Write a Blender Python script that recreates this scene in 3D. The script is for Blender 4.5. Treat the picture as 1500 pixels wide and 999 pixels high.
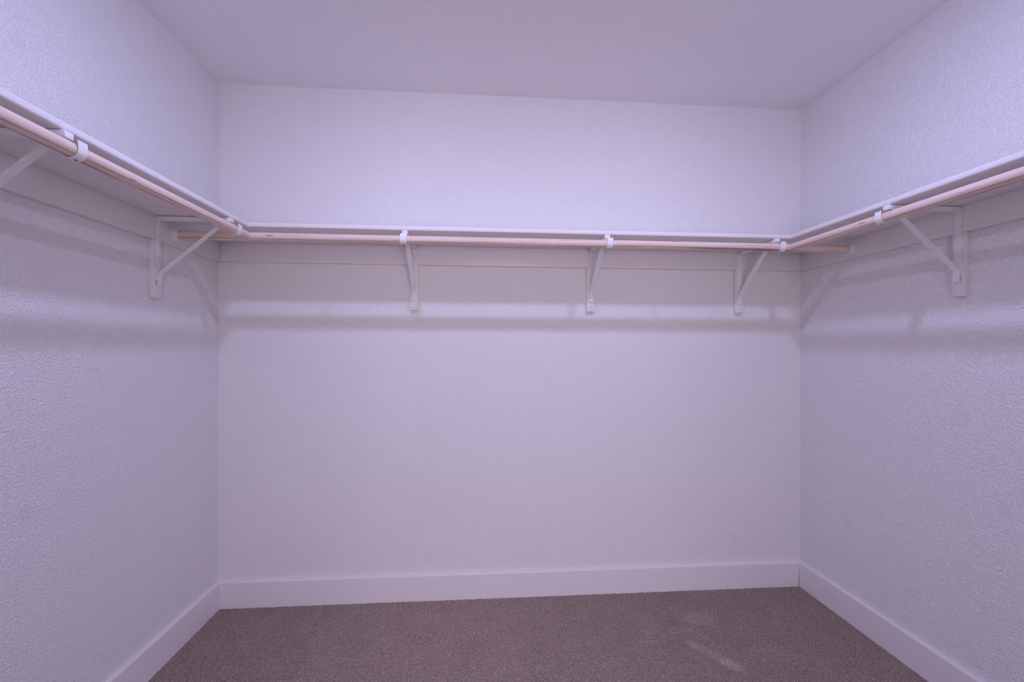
import bpy, bmesh, math, random
import numpy as np
from mathutils import Vector, Matrix

random.seed(7)
rng = np.random.default_rng(7)
for o in list(bpy.data.objects):
    bpy.data.objects.remove(o, do_unlink=True)
scene = bpy.context.scene
C = scene.collection

# ------------------------------------------------------------------ room measures (metres)
W, H = 2.8534, 2.44          # closet width, ceiling height; back wall is Y=0, left wall X=0
FRONT = -2.75                # wall behind the photographer
ZS = 1.6970                  # underside of the shelves
DS, DB = 0.278, 0.306      # depth of side shelves / back shelf
ZR = 1.6520                  # height of the rod axis
RS, RB = 0.293, 0.330      # rod axis to wall: side rods / back rod
RR = 0.0165                  # rod radius
CT = 0.019                   # board thickness (cleats, blocks, shelves)

# ------------------------------------------------------------------ camera
F_PX, HORIZON, YAW, ROLL = 660.0, 510.57, 0.07612, 0.00263
cam_data = bpy.data.cameras.new('camera')
cam = bpy.data.objects.new('camera', cam_data)
C.objects.link(cam)
cam_data.sensor_fit = 'HORIZONTAL'
cam_data.sensor_width = 36.0
cam_data.lens = 36.0 * F_PX / 1500.0
cam_data.shift_y = (HORIZON - 499.5) / 1500.0
cam_data.clip_start = 0.01
cam.matrix_world = (Matrix.Translation((1.2009, -2.1927, 1.2103)) @ Matrix.Rotation(-YAW, 4, 'Z')
                    @ Matrix.Rotation(math.pi / 2, 4, 'X') @ Matrix.Rotation(ROLL, 4, 'Z'))
scene.camera = cam

# ------------------------------------------------------------------ world, exposure
world = bpy.data.worlds.new('world')
scene.world = world
world.use_nodes = True
world.node_tree.nodes['Background'].inputs[0].default_value = (0.5, 0.5, 0.6, 1)
world.node_tree.nodes['Background'].inputs[1].default_value = 0.0
vs = scene.view_settings
vs.view_transform = 'Standard'
vs.look = 'None'
vs.gamma = 1.0
vs.use_curve_mapping = False
vs.exposure = 0.14

LIGHT_COLOR = (0.49, 0.55, 1.0)
LIGHT_POWER = 9.3
LIGHT_SPOTS = [(0.86, -1.13), (2.00, -1.13)]     # two flush downlights, from the shadows on three walls

# unseen fill light added beyond the doorway behind the photographer to lift shaded areas
DOOR = (0.92, 1.92, 2.05)                        # x0, x1, height of the opening in the front wall
dl = bpy.data.lights.new('doorway_fill', 'AREA')
dl.shape = 'RECTANGLE'; dl.size = 2.4; dl.size_y = 2.0
dl.color = (0.93, 0.83, 1.0)
dl.energy = 83.0
fill_light = bpy.data.objects.new('doorway_fill', dl); C.objects.link(fill_light)
fill_light.location = (1.42, -4.6, 1.15)
fill_light.rotation_euler = (math.pi / 2, 0, 0)

# ------------------------------------------------------------------ material helpers
def new_mat(name):
    m = bpy.data.materials.new(name)
    m.use_nodes = True
    nt = m.node_tree
    return m, nt, nt.nodes['Principled BSDF']

def N(nt, kind, **kw):
    n = nt.nodes.new(kind)
    for k, v in kw.items():
        setattr(n, k, v)
    return n

def paint(name, color, rough, peel=0.0, scale=160.0, spots=()):
    """painted surface; peel = height of the orange-peel relief; spots = (x, y, z, radius, strength) faint scuffs"""
    m, nt, b = new_mat(name)
    b.inputs['Roughness'].default_value = rough
    b.inputs['Specular IOR Level'].default_value = 0.3
    geo = N(nt, 'ShaderNodeNewGeometry')
    no = N(nt, 'ShaderNodeTexNoise'); no.inputs['Scale'].default_value = 1.3; no.inputs['Detail'].default_value = 3
    nt.links.new(geo.outputs['Position'], no.inputs['Vector'])
    mr = N(nt, 'ShaderNodeMapRange')
    mr.inputs['From Min'].default_value = 0.3; mr.inputs['From Max'].default_value = 0.7
    mr.inputs['To Min'].default_value = 0.985; mr.inputs['To Max'].default_value = 1.0
    nt.links.new(no.outputs['Fac'], mr.inputs['Value'])
    fac = mr.outputs['Result']
    for (x, y, z, r, s) in spots:
        d = N(nt, 'ShaderNodeVectorMath', operation='DISTANCE')
        nt.links.new(geo.outputs['Position'], d.inputs[0]); d.inputs[1].default_value = (x, y, z)
        q = N(nt, 'ShaderNodeMapRange', interpolation_type='SMOOTHSTEP')
        q.inputs['From Min'].default_value = 0.3 * r; q.inputs['From Max'].default_value = r
        q.inputs['To Min'].default_value = 1 - s; q.inputs['To Max'].default_value = 1.0
        nt.links.new(d.outputs['Value'], q.inputs['Value'])
        mu = N(nt, 'ShaderNodeMath', operation='MULTIPLY')
        nt.links.new(fac, mu.inputs[0]); nt.links.new(q.outputs['Result'], mu.inputs[1])
        fac = mu.outputs[0]
    sc = N(nt, 'ShaderNodeVectorMath', operation='SCALE')
    sc.inputs[0].default_value = color
    nt.links.new(fac, sc.inputs['Scale'])
    nt.links.new(sc.outputs['Vector'], b.inputs['Base Color'])
    if peel:
        n2 = N(nt, 'ShaderNodeTexNoise'); n2.inputs['Scale'].default_value = scale; n2.inputs['Detail'].default_value = 2.5
        n2.inputs['Roughness'].default_value = 0.55
        nt.links.new(geo.outputs['Position'], n2.inputs['Vector'])
        r2 = N(nt, 'ShaderNodeMapRange', interpolation_type='SMOOTHSTEP')
        r2.inputs['From Min'].default_value = 0.40; r2.inputs['From Max'].default_value = 0.68
        nt.links.new(n2.outputs['Fac'], r2.inputs['Value'])
        bu = N(nt, 'ShaderNodeBump'); bu.inputs['Strength'].default_value = 1.0
        bu.inputs['Distance'].default_value = peel
        nt.links.new(r2.outputs['Result'], bu.inputs['Height'])
        nt.links.new(bu.outputs['Normal'], b.inputs['Normal'])
    return m

WALL = (0.915, 0.874, 0.862)
TRIM = (0.860, 0.800, 0.800)
M = {}
M['wall'] = paint('wall_paint', WALL, 0.6, 0.0015, 160.0,
                  [(0.0, -0.895, 0.762, 0.03, 0.06), (2.506, 0.0, 0.256, 0.035, 0.05), (W, -0.29, 0.435, 0.03, 0.05),
                   (W, -0.896, 0.71, 0.025, 0.06), (0.0, -0.916, 2.01, 0.03, 0.04), (W, -0.668, 1.939, 0.008, 0.12)])
M['ceiling'] = paint('ceiling_paint', WALL, 0.7, 0.0004, 120.0)
M['trim'] = paint('trim_paint', TRIM, 0.38, 0.0)
M['metal'] = paint('white_enamel', (0.89, 0.86, 0.85), 0.32, 0.0)

def simple(name, color, rough=0.5, metallic=0.0, emit=0.0):
    m, nt, b = new_mat(name)
    b.inputs['Base Color'].default_value = (*color, 1)
    b.inputs['Roughness'].default_value = rough
    b.inputs['Metallic'].default_value = metallic
    if emit:
        b.inputs['Emission Color'].default_value = (*LIGHT_COLOR, 1)
        b.inputs['Emission Strength'].default_value = emit
    no = N(nt, 'ShaderNodeTexNoise'); no.inputs['Scale'].default_value = 60
    mx = N(nt, 'ShaderNodeMapRange'); mx.inputs['To Min'].default_value = rough * 0.9; mx.inputs['To Max'].default_value = min(1, rough * 1.1)
    nt.links.new(no.outputs['Fac'], mx.inputs['Value']); nt.links.new(mx.outputs['Result'], b.inputs['Roughness'])
    return m
M['screw'] = simple('screw_steel', (0.12, 0.11, 0.12), 0.45, 0.6)
DOME_R, DOME_H = 0.043, 0.012
M['lens'] = simple('lamp_lens', (0.9, 0.9, 0.9), 0.5, 0.0, LIGHT_POWER / (math.pi * 0.0063))

def wood(name):
    """planed round pole: long fine grain, a few knots, raw dark streaks along one flank (local X is the length)"""
    m, nt, b = new_mat(name)
    b.inputs['Roughness'].default_value = 0.55
    b.inputs['Specular IOR Level'].default_value = 0.3
    tc = N(nt, 'ShaderNodeTexCoord')
    def mapped(s, loc=(0, 0, 0)):
        mp = N(nt, 'ShaderNodeMapping'); mp.inputs['Scale'].default_value = s; mp.inputs['Location'].default_value = loc
        nt.links.new(tc.outputs['Object'], mp.inputs['Vector']); return mp.outputs['Vector']
    g = N(nt, 'ShaderNodeTexNoise'); g.inputs['Scale'].default_value = 1.0; g.inputs['Detail'].default_value = 5; g.inputs['Roughness'].default_value = 0.6
    nt.links.new(mapped((3.5, 190, 190)), g.inputs['Vector'])
    cr = N(nt, 'ShaderNodeValToRGB')
    e = cr.color_ramp.elements
    e[0].position = 0.28; e[0].color = (0.62, 0.42, 0.34, 1)
    e[1].position = 0.66; e[1].color = (0.86, 0.68, 0.60, 1)
    k = e.new(0.46); k.color = (0.80, 0.60, 0.52, 1)
    nt.links.new(g.outputs['Fac'], cr.inputs['Fac'])
    # knots and flecks
    v = N(nt, 'ShaderNodeTexVoronoi'); v.inputs['Scale'].default_value = 1.0
    nt.links.new(mapped((6, 38, 38), (3.1, 7.7, 2.3)), v.inputs['Vector'])
    kr = N(nt, 'ShaderNodeMapRange'); kr.inputs['From Min'].default_value = 0.07; kr.inputs['From Max'].default_value = 0.13
    kr.inputs['To Min'].default_value = 0.75; kr.inputs['To Max'].default_value = 0.0
    nt.links.new(v.outputs['Distance'], kr.inputs['Value'])
    m1 = N(nt, 'ShaderNodeMix', data_type='RGBA')
    m1.inputs['B'].default_value = (0.17, 0.09, 0.07, 1)
    nt.links.new(kr.outputs['Result'], m1.inputs['Factor']); nt.links.new(cr.outputs['Color'], m1.inputs['A'])
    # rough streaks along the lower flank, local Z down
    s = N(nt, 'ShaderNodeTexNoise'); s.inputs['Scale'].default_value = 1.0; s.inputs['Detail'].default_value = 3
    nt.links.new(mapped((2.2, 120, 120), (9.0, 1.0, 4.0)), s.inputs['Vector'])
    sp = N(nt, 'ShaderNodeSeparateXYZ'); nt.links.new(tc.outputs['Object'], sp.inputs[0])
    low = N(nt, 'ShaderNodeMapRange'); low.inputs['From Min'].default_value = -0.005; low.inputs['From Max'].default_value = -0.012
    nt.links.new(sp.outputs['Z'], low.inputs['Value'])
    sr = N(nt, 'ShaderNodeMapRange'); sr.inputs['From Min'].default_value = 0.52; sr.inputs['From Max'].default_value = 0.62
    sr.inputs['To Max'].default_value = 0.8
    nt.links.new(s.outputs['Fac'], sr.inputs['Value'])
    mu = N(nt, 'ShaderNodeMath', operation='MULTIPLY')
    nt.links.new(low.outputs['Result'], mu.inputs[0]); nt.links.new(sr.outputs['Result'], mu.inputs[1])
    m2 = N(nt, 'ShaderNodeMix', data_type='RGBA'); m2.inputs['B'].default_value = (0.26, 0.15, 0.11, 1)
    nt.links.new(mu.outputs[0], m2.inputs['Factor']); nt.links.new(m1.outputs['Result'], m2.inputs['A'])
    nt.links.new(m2.outputs['Result'], b.inputs['Base Color'])
    bu = N(nt, 'ShaderNodeBump'); bu.inputs['Strength'].default_value = 0.5; bu.inputs['Distance'].default_value = 0.0005
    nt.links.new(g.outputs['Fac'], bu.inputs['Height']); nt.links.new(bu.outputs['Normal'], b.inputs['Normal'])
    return m
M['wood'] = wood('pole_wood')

def carpet_mat():
    m, nt, b = new_mat('carpet_yarn')
    b.inputs['Roughness'].default_value = 0.95
    b.inputs['Specular IOR Level'].default_value = 0.1
    geo = N(nt, 'ShaderNodeNewGeometry')
    def noise(scale, detail, vec=None):
        n = N(nt, 'ShaderNodeTexNoise'); n.inputs['Scale'].default_value = scale; n.inputs['Detail'].default_value = detail
        nt.links.new(vec or geo.outputs['Position'], n.inputs['Vector']); return n.outputs['Fac']
    cr = N(nt, 'ShaderNodeValToRGB'); e = cr.color_ramp.elements
    e[0].position = 0.36; e[0].color = (0.175, 0.122, 0.100, 1)
    e[1].position = 0.66; e[1].color = (0.60, 0.46, 0.39, 1)
    k = e.new(0.52); k.color = (0.345, 0.25, 0.205, 1)
    nt.links.new(noise(380, 2.5), cr.inputs['Fac'])
    # pile brushed in broad lanes by the vacuum cleaner, slightly wavy
    sp = N(nt, 'ShaderNodeSeparateXYZ'); nt.links.new(geo.outputs['Position'], sp.inputs[0])
    def band(x0, x1, soft, gain):
        a = N(nt, 'ShaderNodeMapRange', interpolation_type='SMOOTHSTEP')
        a.inputs['From Min'].default_value = x0 - soft; a.inputs['From Max'].default_value = x0 + soft
        c = N(nt, 'ShaderNodeMapRange', interpolation_type='SMOOTHSTEP')
        c.inputs['From Min'].default_value = x1 - soft; c.inputs['From Max'].default_value = x1 + soft
        c.inputs['To Min'].default_value = 1; c.inputs['To Max'].default_value = 0
        nt.links.new(sp.outputs['X'], a.inputs['Value']); nt.links.new(sp.outputs['X'], c.inputs['Value'])
        mu = N(nt, 'ShaderNodeMath', operation='MULTIPLY')
        nt.links.new(a.outputs[0], mu.inputs[0]); nt.links.new(c.outputs[0], mu.inputs[1])
        g = N(nt, 'ShaderNodeMath', operation='MULTIPLY'); g.inputs[1].default_value = gain
        nt.links.new(mu.outputs[0], g.inputs[0]); return g.outputs[0]
    def blob(x, y, rx, ry, ang, gain):
        mp = N(nt, 'ShaderNodeMapping', vector_type='TEXTURE')
        mp.inputs['Location'].default_value = (x, y, 0.0); mp.inputs['Rotation'].default_value = (0, 0, ang)
        mp.inputs['Scale'].default_value = (rx, ry, 1.0)
        nt.links.new(geo.outputs['Position'], mp.inputs['Vector'])
        ln = N(nt, 'ShaderNodeVectorMath', operation='LENGTH'); nt.links.new(mp.outputs['Vector'], ln.inputs[0])
        q = N(nt, 'ShaderNodeMapRange', interpolation_type='SMOOTHSTEP')
        q.inputs['From Min'].default_value = 0.55; q.inputs['From Max'].default_value = 1.15
        q.inputs['To Min'].default_value = gain; q.inputs['To Max'].default_value = 0.0
        nt.links.new(ln.outputs['Value'], q.inputs['Value']); return q.outputs[0]
    parts = [band(0.50, 1.65, 0.16, 0.10), band(0.77, 1.38, 0.02, 0.05), band(1.66, 1.98, 0.03, 0.05)] + [blob(*a) for a in CARPET_MARKS]
    tot = None
    big = N(nt, 'ShaderNodeMapRange'); big.inputs['To Min'].default_value = 0.86; big.inputs['To Max'].default_value = 1.10
    nt.links.new(noise(9, 3), big.inputs['Value']); tot = big.outputs[0]
    for q in parts:
        ad = N(nt, 'ShaderNodeMath', operation='ADD'); nt.links.new(tot, ad.inputs[0]); nt.links.new(q, ad.inputs[1]); tot = ad.outputs[0]
    sc = N(nt, 'ShaderNodeVectorMath', operation='SCALE')
    nt.links.new(cr.outputs['Color'], sc.inputs[0]); nt.links.new(tot, sc.inputs['Scale'])
    nt.links.new(sc.outputs['Vector'], b.inputs['Base Color'])
    return m
CARPET_MARKS = [(2.130, -0.480, 0.125, 0.030, -0.93, 0.20), (2.172, -0.540, 0.050, 0.032, -0.5, 0.22), (2.082, -0.412, 0.038, 0.026, -0.9, 0.16),
                (2.200, -0.240, 0.100, 0.055, 0.2, 0.15), (2.085, -0.315, 0.075, 0.032, 0.15, 0.13)]
M['carpet'] = carpet_mat()

# ------------------------------------------------------------------ mesh helpers
def obj(name, bm, mat, parent=None, smooth=False):
    me = bpy.data.meshes.new(name)
    bm.normal_update()
    bm.to_mesh(me); bm.free()
    me.materials.append(mat)
    if smooth:
        for p in me.polygons: p.use_smooth = True
    o = bpy.data.objects.new(name, me)
    C.objects.link(o)
    if parent: o.parent = parent
    return o

def box_bm(x0, x1, y0, y1, z0, z1, bevel=0.0, seg=2, bm=None):
    own = bm is None
    if own: bm = bmesh.new()
    r = bmesh.ops.create_cube(bm, size=1.0)
    for v in r['verts']:
        v.co = Vector(((x0 + x1) / 2 + v.co.x * (x1 - x0), (y0 + y1) / 2 + v.co.y * (y1 - y0), (z0 + z1) / 2 + v.co.z * (z1 - z0)))
    if bevel:
        ed = {e for v in r['verts'] for e in v.link_edges}
        bmesh.ops.bevel(bm, geom=list(ed), offset=bevel, segments=seg, affect='EDGES', profile=0.5)
    return bm

def prism(profile, axis_fn, t0, t1):
    """closed 2-D profile swept straight; axis_fn(a, b, t) -> point; t0/t1 may be functions of (a, b) for mitres"""
    bm = bmesh.new()
    g = lambda t, a, b: t(a, b) if callable(t) else t
    A = [bm.verts.new(axis_fn(a, b, g(t0, a, b))) for a, b in profile]
    B = [bm.verts.new(axis_fn(a, b, g(t1, a, b))) for a, b in profile]
    n = len(profile)
    for i in range(n):
        bm.faces.new((A[i], A[(i + 1) % n], B[(i + 1) % n], B[i]))
    bm.faces.new(A[::-1]); bm.faces.new(B)
    bmesh.ops.recalc_face_normals(bm, faces=bm.faces)
    return bm

def strap(path, width, thick, bevel=0.0008):
    """flat steel strip of given width (local Y) following a path of (u, z) points"""
    bm = bmesh.new()
    P = [Vector((a, b)) for a, b in path]
    rows = []
    for i, p in enumerate(P):
        t = (P[min(i + 1, len(P) - 1)] - P[max(i - 1, 0)]).normalized()
        n = Vector((-t.y, t.x))
        # keep thickness constant through bends
        if 0 < i < len(P) - 1:
            t1 = (P[i] - P[i - 1]).normalized()
            c = max(0.5, abs(t.dot(t1)))
        else: c = 1.0
        a, b = p + n * thick / 2 / c, p - n * thick / 2 / c
        rows.append([bm.verts.new((a.x, -width / 2, a.y)), bm.verts.new((a.x, width / 2, a.y)),
                     bm.verts.new((b.x, width / 2, b.y)), bm.verts.new((b.x, -width / 2, b.y))])
    for r, s in zip(rows, rows[1:]):
        for j in range(4):
            bm.faces.new((r[j], r[(j + 1) % 4], s[(j + 1) % 4], s[j]))
    bm.faces.new(rows[0][::-1]); bm.faces.new(rows[-1])
    bmesh.ops.recalc_face_normals(bm, faces=bm.faces)
    if bevel:
        ed = [e for e in bm.edges if len(e.link_faces) == 2 and e.calc_face_angle(0) > 1.2]
        bmesh.ops.bevel(bm, geom=ed, offset=bevel, segments=2, affect='EDGES')
    return bm

def lathe(profile, seg=32, axis='X', bm=None):
    """revolve (t, r) pairs about local X"""
    if bm is None: bm = bmesh.new()
    rows = []
    for t, r in profile:
        rows.append([bm.verts.new((t, r * math.cos(2 * math.pi * k / seg), r * math.sin(2 * math.pi * k / seg))) for k in range(seg)])
    for a, b in zip(rows, rows[1:]):
        for k in range(seg):
            bm.faces.new((a[k], a[(k + 1) % seg], b[(k + 1) % seg], b[k]))
    bm.faces.new(rows[0][::-1]); bm.faces.new(rows[-1])
    bmesh.ops.recalc_face_normals(bm, faces=bm.faces)
    return bm

def tag(o, label, cat, group=None):
    o['label'] = label; o['category'] = cat
    if group: o['group'] = group
    return o

def struct(name, bm, mat, label=None, cat=None):
    o = obj(name, bm, mat)
    o['kind'] = 'structure'
    if label: o['label'] = label
    if cat: o['category'] = cat
    return o

def autosmooth(o, deg=35):
    for p in o.data.polygons: p.use_smooth = True
    o.data.set_sharp_from_angle(angle=math.radians(deg))

# ------------------------------------------------------------------ room shell
T = 0.12
struct('wall_back', box_bm(-T, W + T, 0, T, -0.1, H + T), M['wall'], 'lavender-white textured back wall behind the long shelf', 'wall')
struct('wall_left', box_bm(-T, 0, FRONT, 0, -0.1, H + T), M['wall'], 'lavender-white textured side wall with the worn rod and two brackets', 'wall')
struct('wall_right', box_bm(W, W + T, FRONT, 0, -0.1, H + T), M['wall'], 'lavender-white textured side wall with a single shelf bracket in view', 'wall')
fw = box_bm(-T, DOOR[0], FRONT - T, FRONT, -0.1, H + T)
box_bm(DOOR[1], W + T, FRONT - T, FRONT, -0.1, H + T, bm=fw)
box_bm(DOOR[0], DOOR[1], FRONT - T, FRONT, DOOR[2], H + T, bm=fw)
struct('wall_front', fw, M['wall'], 'plain wall with the doorway, opposite the back wall', 'wall')
struct('ceiling', box_bm(0, W, FRONT, 0, H, H + T), M['ceiling'], 'smooth flat ceiling above the closet shelves', 'ceiling')
struct('floor', box_bm(0, W, FRONT, 0, -0.1, -0.004), M['carpet'], 'floor under the brown carpet', 'floor')

# baseboards: flat board, eased top edge, mitred in the corners
BH, BT = 0.127, 0.0155
prof = [(0, -0.004), (BT, -0.004), (BT, BH - 0.006), (BT - 0.0018, BH - 0.0018), (BT - 0.006, BH), (0, BH)]
struct('baseboard_back', prism(prof, lambda a, b, t: (t, -a, b), lambda a, b: a, lambda a, b: W - a - (0.004 if b < BH - 0.04 else 0)), M['trim'],
       'tall flat baseboard along the back wall', 'baseboard')
struct('baseboard_left', prism(prof, lambda a, b, t: (a, t, b), FRONT, lambda a, b: -a), M['trim'],
       'tall flat baseboard under the wall with two brackets', 'baseboard')
struct('baseboard_right', prism(prof, lambda a, b, t: (W - a, t, b), FRONT, lambda a, b: -a), M['trim'],
       'tall flat baseboard under the wall with one bracket', 'baseboard')

# ------------------------------------------------------------------ cleats nailed to the walls under the shelves
CH = 0.089
END = -1.80                  # where side shelves, cleats and rods stop, beside the photographer
def cleat(bm, label):
    o = obj('shelf_cleat', bm, M['trim']); autosmooth(o)
    return tag(o, label, 'cleat', 'cleats under the closet shelves')
cleat(box_bm(CT, W - CT, -CT, 0, ZS - CH, ZS, 0.0015), 'long painted board along the back wall under the back shelf')
cleat(box_bm(0, CT, END, -0.0, ZS - CH, ZS, 0.0015), 'painted board under the side shelf that carries the worn, streaked rod')
cleat(box_bm(W - CT, W, END, -0.0, ZS - CH, ZS, 0.0015), 'painted board under the side shelf held by one bracket')

# ------------------------------------------------------------------ shelves, bullnosed front edge
def shelf(depth, t0, t1, place, label):
    s, r = [], 0.0050
    s.append((0, 0)); 
    for k in range(5):
        a = -math.pi / 2 + k * math.pi / 8
        s.append((depth - r + r * math.cos(a), r + r * math.sin(a)))
    for k in range(5):
        a = k * math.pi / 8
        s.append((depth - r + r * math.cos(a), CT - r + r * math.sin(a)))
    s.append((0, CT))
    o = obj('closet_shelf', prism(s, place, t0, t1), M['trim']); autosmooth(o, 30)
    return tag(o, label, 'shelf', 'white closet shelves')
G = 0.0006
shelf(DB, G, W - G, lambda a, b, t: (t, -a, ZS + b), 'long white shelf board along the back wall')
shelf(DS, END, -DB - G, lambda a, b, t: (a, t, ZS + b), 'white side shelf board above the worn, streaked rod')
shelf(DS, END, -DB - G, lambda a, b, t: (W - a, t, ZS + b), 'white side shelf board held by one bracket')

# ------------------------------------------------------------------ shelf-and-rod brackets
# local frame: +X out of the wall, Y along the wall, Z=0 at the shelf underside
BLOCK_Z = 1.392 - ZS
def bracket_meshes(tip, rod):
    """meshes of one bracket whose arm ends at `tip` and whose hook carries a rod at distance `rod` from the wall"""
    w = 0.023
    zr = ZR - ZS
    parts = {}
    parts['backing_block'] = (box_bm(0.0, CT, -0.019, 0.019, BLOCK_Z, -CH - 0.0003, 0.0012), 'trim')
    # wall leg
    parts['wall_leg'] = (box_bm(CT, CT + 0.0035, -w / 2, w / 2, -0.238, -0.0012, 0.0012), 'metal')
    # arm under the shelf, closed end, hairline gap under the board
    parts['arm'] = (box_bm(CT + 0.0036, tip, -w / 2, w / 2, -0.0165, -0.0016, 0.0016), 'metal')
    # diagonal brace: foot tab flat on the leg, 45 degree run, tucked under the arm
    zb = -0.215
    path = [(CT + 0.0060, -0.258), (CT + 0.0060, zb - 0.006), (CT + 0.0075, zb - 0.001), (CT + 0.0115, zb + 0.004)]
    u_end = min(tip - 0.012, 0.25)
    k = (-0.0165 - 0.0035 - (zb + 0.004)) / (u_end - (CT + 0.0115))
    path += [(u_end, -0.0165 - 0.0038)]
    bm = strap(path, w * 0.92, 0.0050, 0.0011)
    parts['brace'] = (bm, 'metal')
    # J-shaped hook around the rod
    ro = RR + 0.0020
    th = 0.0026
    hs = rod - ro
    hp = [(hs - 0.024, -0.0181), (hs - 0.010, -0.0183), (hs - 0.004, -0.0215), (hs - 0.0008, -0.030)]
    a0 = math.radians(172)
    for i in range(15):
        a = a0 + (math.radians(360) - a0) * i / 14
        hp.append((rod + ro * math.cos(a), zr + ro * math.sin(a)))
    hp += [(rod + ro, zr + 0.008), (rod + ro - 0.0005, zr + RR + 0.001), (rod + ro - 0.0022, zr + RR + 0.005)]
    parts['hook'] = (strap(hp, 0.0245, th, 0.0007), 'metal')
    return parts

def screw_bm(depth=0.0016, r=0.0042):
    bm = lathe([(0, r), (depth * 0.6, r), (depth, r * 0.55)], 14)
    return bm

def make_bracket(tip, rod):
    root = bpy.data.objects.new('shelf_bracket', None); C.objects.link(root)
    root.empty_display_size = 0.05
    made = {}
    for nm, (bm, mt) in bracket_meshes(tip, rod).items():
        o = obj(nm, bm, M[mt], root); autosmooth(o, 40); made[nm] = o
    # screws: two through the leg, one up through the arm, one through the brace foot
    for (x, y, z, rot) in ((CT + 0.0035, 0, -0.030, None), (CT + 0.0085, 0, -0.240, None), (tip - 0.030, 0.0, -0.0165, 'down'), (CT + 0.0035, 0, -0.115, None)):
        s = obj('screw', screw_bm(), M['screw'] if rot else M['metal'], root)
        s.location = (x, y, z)
        if rot: s.rotation_euler = (0, math.pi / 2, 0)
    s = obj('screw', screw_bm(0.0014, 0.0032), M['screw'], made['hook'])
    s.location = (rod + 0.004, 0.0, ZR - ZS - RR - 0.0031); s.rotation_euler = (0, math.pi / 2, 0)
    return root

def copy_tree(o, parent=None):
    c = o.copy(); C.objects.link(c); c.parent = parent
    for ch in [x for x in o.children]:
        copy_tree(ch, c)
    return c

side_proto = make_bracket(DS + 0.0050, RS)
back_proto = make_bracket(DB + 0.0045, RB)
GRP = 'white steel shelf-and-rod brackets'
def place(proto, first, loc, rz, label):
    r = proto if first else copy_tree(proto)
    r.location = (loc[0], loc[1], ZS); r.rotation_euler = (0, 0, rz)
    return tag(r, label, 'bracket', GRP)
PI = math.pi
place(back_proto, True, (0.900, 0), -PI / 2, 'white shelf bracket on the back wall, nearest the two-bracket side wall')
place(back_proto, False, (1.752, 0), -PI / 2, 'white shelf bracket on the back wall, middle one of the three there')
place(back_proto, False, (2.512, 0), -PI / 2, 'white shelf bracket on the back wall nearest the single-bracket side wall')
place(side_proto, True, (0, -0.428), 0, 'white shelf bracket beside the corner, its brace crossing the back rod end')
place(side_proto, False, (0, -1.105), 0, 'white shelf bracket holding the worn streaked stretch of the side rod')
place(side_proto, False, (W, -0.775), PI, 'only white shelf bracket on its side wall, in open view')

# ------------------------------------------------------------------ wooden rods
def rod(length, label):
    r = RR
    c = 0.0012
    bm = bmesh.new()
    prof = [(0, r - c), (c, r)] + [(length * k / 24, r) for k in range(1, 24)] + [(length - c, r), (length, r - c)]
    lathe(prof, 28, bm=bm)
    o = obj('closet_rod', bm, M['wood']); autosmooth(o, 40)
    return tag(o, label, 'rod', 'wooden closet rods')

def socket(parent, x, flip):
    """round screwed cup that takes the rod end"""
    s = -1 if flip else 1
    bm = bmesh.new()
    seg = 28
    rings = [(0.0, 0.027), (0.0030, 0.027), (0.0038, 0.0262), (0.0040, 0.0218), (0.0150, 0.0212), (0.0155, 0.0205), (0.0155, RR + 0.0009), (0.0008, RR + 0.0009)]
    rows = [[bm.verts.new((s * t, q * math.cos(2 * PI * k / seg), q * math.sin(2 * PI * k / seg))) for k in range(seg)] for t, q in rings]
    for a, b in zip(rows, rows[1:]):
        for k in range(seg):
            bm.faces.new((a[k], a[(k + 1) % seg], b[(k + 1) % seg], b[k]))
    bm.faces.new(rows[0][::-1]); bm.faces.new(rows[-1])
    bmesh.ops.recalc_face_normals(bm, faces=bm.faces)
    o = obj('end_socket', bm, M['metal'], parent); autosmooth(o, 40)
    o.location = (x, 0, 0)
    return o

L = W - 2 * CT - 0.002
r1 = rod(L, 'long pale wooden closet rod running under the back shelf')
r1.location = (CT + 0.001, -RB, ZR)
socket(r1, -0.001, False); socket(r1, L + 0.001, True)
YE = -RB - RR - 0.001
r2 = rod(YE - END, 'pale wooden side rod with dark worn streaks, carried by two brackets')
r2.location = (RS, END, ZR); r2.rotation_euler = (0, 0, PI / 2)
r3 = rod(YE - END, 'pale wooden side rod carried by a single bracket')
r3.location = (W - RS, YE, ZR); r3.rotation_euler = (0, 0, -PI / 2)

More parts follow.
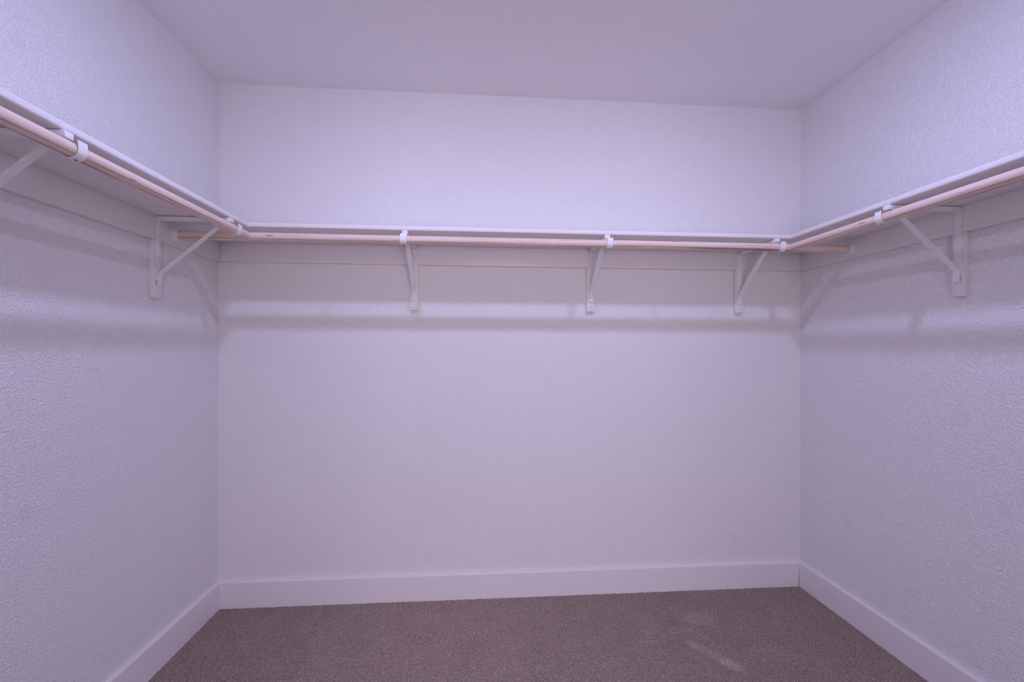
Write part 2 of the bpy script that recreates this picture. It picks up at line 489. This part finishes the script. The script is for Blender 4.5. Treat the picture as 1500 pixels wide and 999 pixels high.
# ------------------------------------------------------------------ carpet pile in view: tufted relief
def carpet():
    y0, y1, st = -0.95, -BT + 0.002, 0.0030
    x0, x1 = BT - 0.002, W - BT + 0.002
    nx, ny = int((x1 - x0) / st), int((y1 - y0) / st)
    X, Y = np.meshgrid(np.linspace(x0, x1, nx), np.linspace(y0, y1, ny))
    Z = rng.normal(0.0025, 0.0017, X.shape).clip(-0.002, 0.008)
    Z = 0.75 * Z + 0.25 * np.roll(Z, 1, 1)
    X = X + rng.uniform(-0.3, 0.3, X.shape) * st; Y = Y + rng.uniform(-0.3, 0.3, Y.shape) * st
    co = np.stack([X, Y, Z], -1).reshape(-1, 3)
    i = np.arange(nx * ny).reshape(ny, nx)
    q = np.stack([i[:-1, :-1], i[:-1, 1:], i[1:, 1:], i[1:, :-1]], -1).reshape(-1, 4)
    me = bpy.data.meshes.new('carpet')
    me.vertices.add(len(co)); me.vertices.foreach_set('co', co.ravel())
    me.loops.add(q.size); me.loops.foreach_set('vertex_index', q.ravel())
    me.polygons.add(len(q)); me.polygons.foreach_set('loop_start', np.arange(0, q.size, 4))
    me.update(calc_edges=True)
    me.materials.append(M['carpet'])
    o = bpy.data.objects.new('carpet', me); C.objects.link(o)
    o['kind'] = 'stuff'
    return tag(o, 'brown cut-pile carpet with vacuum lanes and faint footprints', 'carpet')
carpet()

# ------------------------------------------------------------------ the two flush downlights in the ceiling
def downlight(x, y, label):
    root = bpy.data.objects.new('ceiling_downlight', None); C.objects.link(root)
    root.location = (x, y, H)
    tag(root, label, 'ceiling light', 'flush ceiling downlights')
    seg = 40
    bm = bmesh.new()
    rings = [(0.0, 0.085), (-0.004, 0.084), (-0.009, 0.070), (-0.009, 0.050), (-0.006, 0.044), (0.0, 0.044)]
    rows = [[bm.verts.new((q * math.cos(2 * PI * k / seg), q * math.sin(2 * PI * k / seg), t)) for k in range(seg)] for t, q in rings]
    rows.append(rows[0])
    for a, b in zip(rows, rows[1:]):
        for k in range(seg):
            bm.faces.new((a[k], a[(k + 1) % seg], b[(k + 1) % seg], b[k]))
    bmesh.ops.recalc_face_normals(bm, faces=bm.faces)
    t = obj('trim_ring', bm, M['metal'], root); autosmooth(t, 40)
    bm = bmesh.new()                      # shallow opal dome, the light source itself
    rows = []
    for i in range(9):
        t = i / 8 * math.pi / 2
        rows.append([bm.verts.new((DOME_R * math.cos(t) * math.cos(2 * PI * k / seg), DOME_R * math.cos(t) * math.sin(2 * PI * k / seg), -DOME_H * math.sin(t)))
                     for k in range(seg)] if i < 8 else [bm.verts.new((0, 0, -DOME_H))])
    for a, b in zip(rows, rows[1:]):
        for k in range(seg):
            if len(b) > 1: bm.faces.new((a[k], a[(k + 1) % seg], b[(k + 1) % seg], b[k]))
            else: bm.faces.new((a[k], a[(k + 1) % seg], b[0]))
    bmesh.ops.recalc_face_normals(bm, faces=bm.faces)
    obj('lens', bm, M['lens'], root, smooth=True).location = (0, 0, -0.006)
for (x, y), side in zip(LIGHT_SPOTS, ('two-bracket', 'single-bracket')):
    downlight(x, y, 'round flush ceiling downlight nearer the %s side wall' % side)
